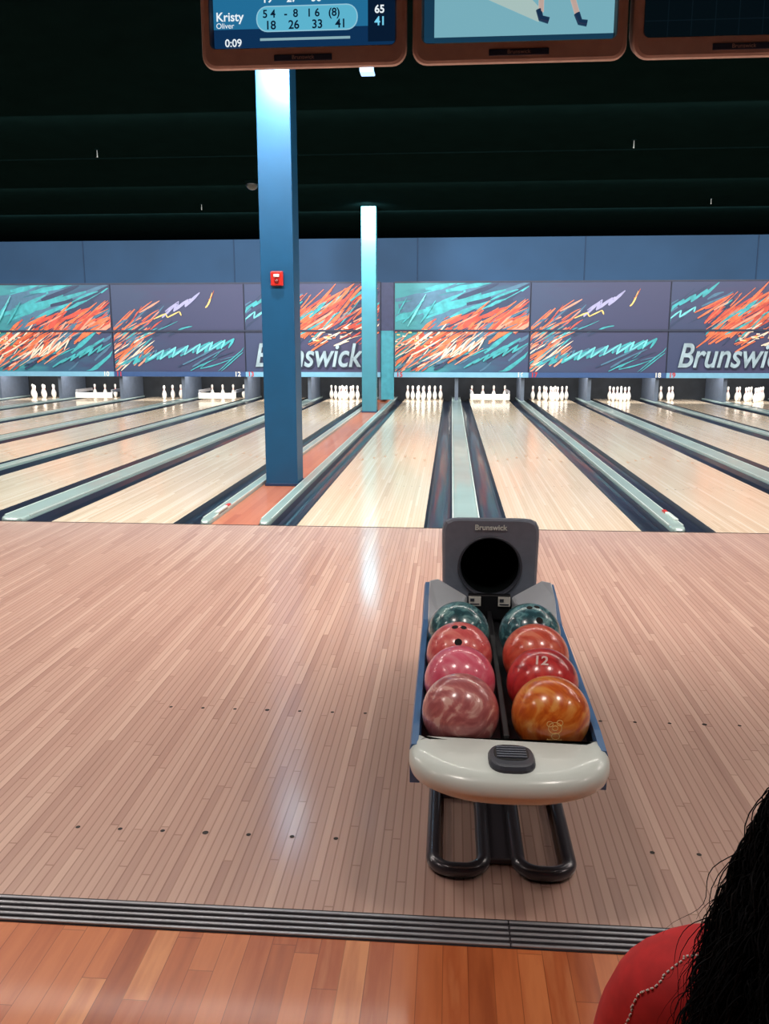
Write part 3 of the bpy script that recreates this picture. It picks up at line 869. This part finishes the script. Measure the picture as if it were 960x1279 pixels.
for s in (-1, 1):
    lathe('eye_%d' % (s + 2), [(-.011, .001), (-.007, .009), (0, .0115), (.007, .009), (.011, .001)], M_white, (HC.x + s * .030, HC.y + .074, HC.z + .005), 12, person, 'Y')
    lathe('iris_%d' % (s + 2), [(.009, .005), (.0118, .004), (.012, .001)], M_black, (HC.x + s * .030, HC.y + .0745, HC.z + .005), 12, person, 'Y')
    lathe('ear_%d' % (s + 2), [(-.006, .004), (-.003, .022), (.003, .026), (.006, .016), (.007, .001)], M_skin, (HC.x + s * .074, HC.y - .005, HC.z - .008), 16, person, 'X')
tube('lips', [[(HC.x + .022 * t, HC.y + .0865 - .006 * t * t, HC.z - .055 - .002 * t * t) for t in (-1, -.5, 0, .5, 1)]], .0045, mat('lips', (150, 70, 66), .4), person, radii=[[.3, .9, 1, .9, .3]])
sv, sf = [], []
for j in range(15):
    ph = math.pi * .72 * j / 14
    for i in range(28):
        th = 2 * math.pi * i / 28
        x = math.sin(ph) * math.cos(th); y = math.sin(ph) * math.sin(th); z = math.cos(ph)
        front = max(0, y) * max(0, -z + .35)
        k_ = 1 - .35 * min(1, front * 2)
        sv.append((HC.x + x * .098 * k_, HC.y - .012 + y * .112 * k_, HC.z + .012 + z * .12))
for j in range(14):
    for i in range(28):
        sf.append((j * 28 + i, j * 28 + (i + 1) % 28, (j + 1) * 28 + (i + 1) % 28, (j + 1) * 28 + i))
meshobj('hair_base', sv, sf, M_hair, person, smooth=True)
def HW(z):
    if z > 1.18: return .108 * math.sqrt(max(0.0, 1 - ((z - 1.18) / .125) ** 2))
    tb = [(1.18, .108), (1.12, .128), (1.05, .158), (1.00, .178), (.95, .192), (.90, .198), (.82, .196)]
    for i in range(len(tb) - 1):
        if tb[i][0] >= z >= tb[i + 1][0]:
            t = (tb[i][0] - z) / (tb[i][0] - tb[i + 1][0])
            return tb[i][1] + (tb[i + 1][1] - tb[i][1]) * t
    return .196
def HYc(z): return HC.y - .035 - max(0, 1.15 - z) * .24
rings = []
for j in range(40):
    t = j / 39
    z = 1.285 - .43 * t
    hw = HW(z) * (.96 if z > .93 else .96 - (.93 - z) * 3.0)
    ring = []
    for i in range(72):
        a_ = 2 * math.pi * i / 72
        w_ = 1 + .018 * math.sin(5 * a_ + 17 * t) + .018 * math.sin(11 * a_ - 25 * t) + .012 * math.sin(19 * a_ + 43 * t)
        yy = hw * w_ * math.sin(a_) * (.74 if math.sin(a_) < 0 else .18)
        ring.append((HC.x + hw * w_ * math.cos(a_), HYc(z) + yy, z))
    rings.append(ring)
loft('hair_volume', rings, M_hair, person)
curls, rad_ = [], []
for i in range(3400):
    a_ = R.uniform(math.radians(-195), math.radians(15))
    wisp = i % 34 == 0
    u_ = R.uniform(.93, 1.03) if not wisp else R.uniform(1.0, 1.06)
    zt = R.uniform(.93, 1.285); ze = max(.82, min(zt - .05, R.uniform(.83, 1.04)))
    ph = R.uniform(0, 6.28); fr = R.uniform(4, 9) * (zt - ze) / .25; amp = R.uniform(.002, .006)
    pts, rr = [], []
    N = 40
    dr = R.uniform(-.2, .2)
    fl = R.uniform(0, .045) if wisp else R.uniform(0, .018)
    for k in range(N):
        t = k / (N - 1)
        z = zt + (ze - zt) * t
        aa = a_ + dr * t
        w_ = HW(z) * (.9 + (u_ - .9) * min(1, t * 4)) + fl * t * t
        px = HC.x + w_ * math.cos(aa) + amp * math.cos(ph + fr * t * 6.28)
        py = HYc(z) + w_ * math.sin(aa) * (.76 if math.sin(aa) < 0 else .2) + amp * math.sin(ph + fr * t * 6.28)
        pz = z + amp * .6 * math.sin(ph * 2 + fr * t * 6.28)
        pts.append((px, py, pz)); rr.append((.6 if wisp else 1.0) * (1.0 if t < .6 else max(.12, 1 - (t - .6) * 2.2)))
    curls.append(pts); rad_.append(rr)
# loose curls falling over the left shoulder
for i in range(70):
    x0 = HC.x - R.uniform(.15, .19); z0 = R.uniform(.97, 1.03); y0 = HYc(z0) - .05 + R.uniform(-.02, .03)
    x1 = x0 - R.uniform(.0, .075); z1 = z0 - R.uniform(.07, .15)
    ph = R.uniform(0, 6.28); fr = R.uniform(1.5, 4); amp = R.uniform(.003, .009)
    pts, rr = [], []
    for k in range(40):
        t = k / 39
        pts.append((x0 + (x1 - x0) * t ** .8 + amp * t * math.cos(ph + fr * t * 6.28), y0 - .02 * t + amp * t * math.sin(ph + fr * t * 6.28), z0 + (z1 - z0) * t))
        rr.append(.9 if t < .5 else max(.15, .9 - (t - .5) * 1.5))
    curls.append(pts); rad_.append(rr)
tube('hair_strands', curls, .0010, M_hair, person, res=0, radii=rad_)
def hand(side):
    s = side
    w = Vector(J['wrL' if s < 0 else 'wrR'][0])
    fwd = Vector((-s * .25, .95, -.12)).normalized(); lat = Vector((s, .25 * 1, 0)).normalized(); up = Vector((0, 0, 1))
    meshes = []
    pv = [w - fwd * .01, w + fwd * .035, w + fwd * .075]
    me = skin_mesh('palm', [tuple(p) for p in pv] + [tuple(w + fwd * .06 + lat * .025), tuple(w + fwd * .06 - lat * .025)], [(0, 1), (1, 2), (1, 3), (1, 4)], [(.022, .02), (.026, .018), (.022, .013), .014, .014], 0)
    meshes.append(me)
    for k_, (off, L) in enumerate(((-.033, .068), (-.011, .078), (.011, .073), (.031, .056))):
        b0 = w + fwd * .06 + lat * off
        v_ = [b0, b0 + fwd * .028 + up * .004, b0 + fwd * (.03 + L * .45) + up * .002, b0 + fwd * (.028 + L * .75) - up * .012, b0 + fwd * (.026 + L) - up * .026]
        meshes.append(skin_mesh('finger', [tuple(p) for p in v_], [(i, i + 1) for i in range(4)], [.009, .009, .0085, .008, .0068], 0))
    b0 = w + fwd * .02 - lat * .02
    v_ = [b0, b0 + fwd * .02 - lat * .024, b0 + fwd * .045 - lat * .036 - up * .006, b0 + fwd * .068 - lat * .038 - up * .012]
    meshes.append(skin_mesh('thumb', [tuple(p) for p in v_], [(i, i + 1) for i in range(3)], [.013, .011, .0095, .008], 0))
    bm = bmesh.new()
    for m_ in meshes: bm.from_mesh(m_)
    me = bpy.data.meshes.new('hand'); bm.to_mesh(me); bm.free()
    me.materials.clear(); me.materials.append(M_skin)
    for p in me.polygons: p.use_smooth = True; p.material_index = 0
    par(link(bpy.data.objects.new('hand_left' if s < 0 else 'hand_right', me)), person)
hand(-1); hand(1)
for s, nm in ((-1, 'left'), (1, 'right')):
    x = PX + s * .10
    rg = []
    for (y, w_, h_) in ((1.005, .022, .04), (1.02, .034, .07), (1.06, .038, .09), (1.12, .040, .075), (1.18, .047, .055), (1.235, .044, .042), (1.265, .028, .03), (1.275, .01, .018)):
        rg.append([(x + w_ * math.cos(t), y, max(0.001, .0 + h_ * .5 + h_ * .55 * math.sin(t))) for t in [2 * math.pi * i / 16 for i in range(16)]])
    loft('shoe_' + nm, rg, M_shoe, person)
M_seat = mat('chair_plastic', (44, 46, 54), .5)
ch = empty('seating_chair', (PX, .6, 0))
rg = []
for (y, z) in ((.36, .455), (.42, .437), (.6, .425), (.75, .43), (.82, .425), (.84, .41)):
    rg.append([(PX + .22 * math.cos(t), y, z + (.012 * math.sin(t) + .02 * abs(math.cos(t)) ** 4)) for t in [2 * math.pi * i / 24 for i in range(24)]])
loft('seat_shell', rg, M_seat, ch)
rg = []
for (z, y, w_) in ((.44, .385, .20), (.5, .37, .205), (.58, .365, .21), (.68, .355, .20), (.73, .35, .17), (.745, .348, .12)):
    rg.append([(PX + w_ * math.cos(t), y + .010 * math.sin(t) + .03 * abs(math.cos(t)) ** 3, z) for t in [2 * math.pi * i / 24 for i in range(24)]])
loft('back_rest', rg, M_seat, ch)
for i, (sx, sy) in enumerate(((-1, .42), (1, .42), (-1, .78), (1, .78))):
    tube('leg_%d' % (i + 1), [[(PX + sx * .14, sy, .43), (PX + sx * .2, sy + (.05 if sy > .6 else -.05), .013)]], .012, M_alu, ch)

# ------------------------------------------------------------ lights
def spot(x, y, z, tgt, P, col, ang=130, blend=.6, rad=.12, name='downlight_lamp'):
    l = bpy.data.lights.new(name, 'SPOT'); l.energy = P; l.color = col; l.spot_size = math.radians(ang); l.spot_blend = blend; l.shadow_soft_size = rad
    o = link(bpy.data.objects.new(name, l)); o.location = (x, y, z)
    o.rotation_euler = (Vector(tgt) - Vector((x, y, z))).to_track_quat('-Z', 'Y').to_euler()
    return o
def area(x, y, z, d, sx, sy, P, col, name='strip_lamp'):
    l = bpy.data.lights.new(name, 'AREA'); l.shape = 'RECTANGLE'; l.size = sx; l.size_y = sy; l.energy = P; l.color = col
    o = link(bpy.data.objects.new(name, l)); o.location = (x, y, z)
    dv = Vector(d).normalized()
    zax = -dv; xax = Vector((1, 0, 0)); yax = zax.cross(xax).normalized()
    o.rotation_euler = Matrix((xax, yax, zax)).transposed().to_euler()
    return o
WARM = (1.0, .88, .81)
M_can = mat('lamp_can', (30, 30, 34), .5)
def can(x, y):
    e = empty('ceiling_can_light', (x, y, ZC))
    lathe('can', [(0, .13), (-.14, .15), (-.14, .14), (-.02, .12)], M_can, (x, y, ZC), 24, e)
for x in (-7.5, -4.2, -1.2, 1.5, 4.5, 8):
    for y in (1.2, 4.9):
        can(x, y)
        P = 155 if y < 2 else {-1.2: 430, 1.5: 260}.get(x, 200)
        spot(x, y, ZC - .13, (x, y, 0), P, WARM, rad=.34)
area(-1.9, 6.4, ZC - .1, (0, .5, -.85), 28, .2, 950, (1, .95, .87))
area(-1.9, 11.2, ZC - .1, (0, .5, -.85), 28, .2, 1000, (1, .95, .87))
area(-1.9, 16.2, ZC - .1, (0, .5, -.85), 28, .2, 950, (1, .95, .88))
area(-1.9, 19.6, ZC - .1, (0, .85, -.5), 28, .2, 380, (.94, .98, 1))
area(-1.9, 22.78, .84, (0, .75, -.66), 28, .12, 520, (1, .98, .95))
spot(-1.8, 8.2, ZC - .08, (-1.8, 8.93, ZC - 1.0), 320, (.72, 1, 1), 150, .5, .05, 'column_lamp')
spot(-1.82, 18.3, ZC - .08, (-1.82, 19.0, ZC - 1.0), 600, (.85, 1, 1), 150, .5, .05, 'column_lamp')

w = bpy.data.worlds.new('World'); scene.world = w; w.use_nodes = True
w.node_tree.nodes['Background'].inputs[0].default_value = (.02, .03, .035, 1)
w.node_tree.nodes['Background'].inputs[1].default_value = 1

# ------------------------------------------------------------ camera
cam = bpy.data.cameras.new('camera'); co = link(bpy.data.objects.new('camera', cam))
co.location = (0, 0, 1.5)
co.rotation_euler = (math.radians(90 - 11.18), 0, math.radians(4.44))
cam.sensor_fit = 'VERTICAL'; cam.sensor_height = 24; cam.lens = 24 * 1060 / 1279
cam.clip_start = .02; cam.clip_end = 200
scene.camera = co
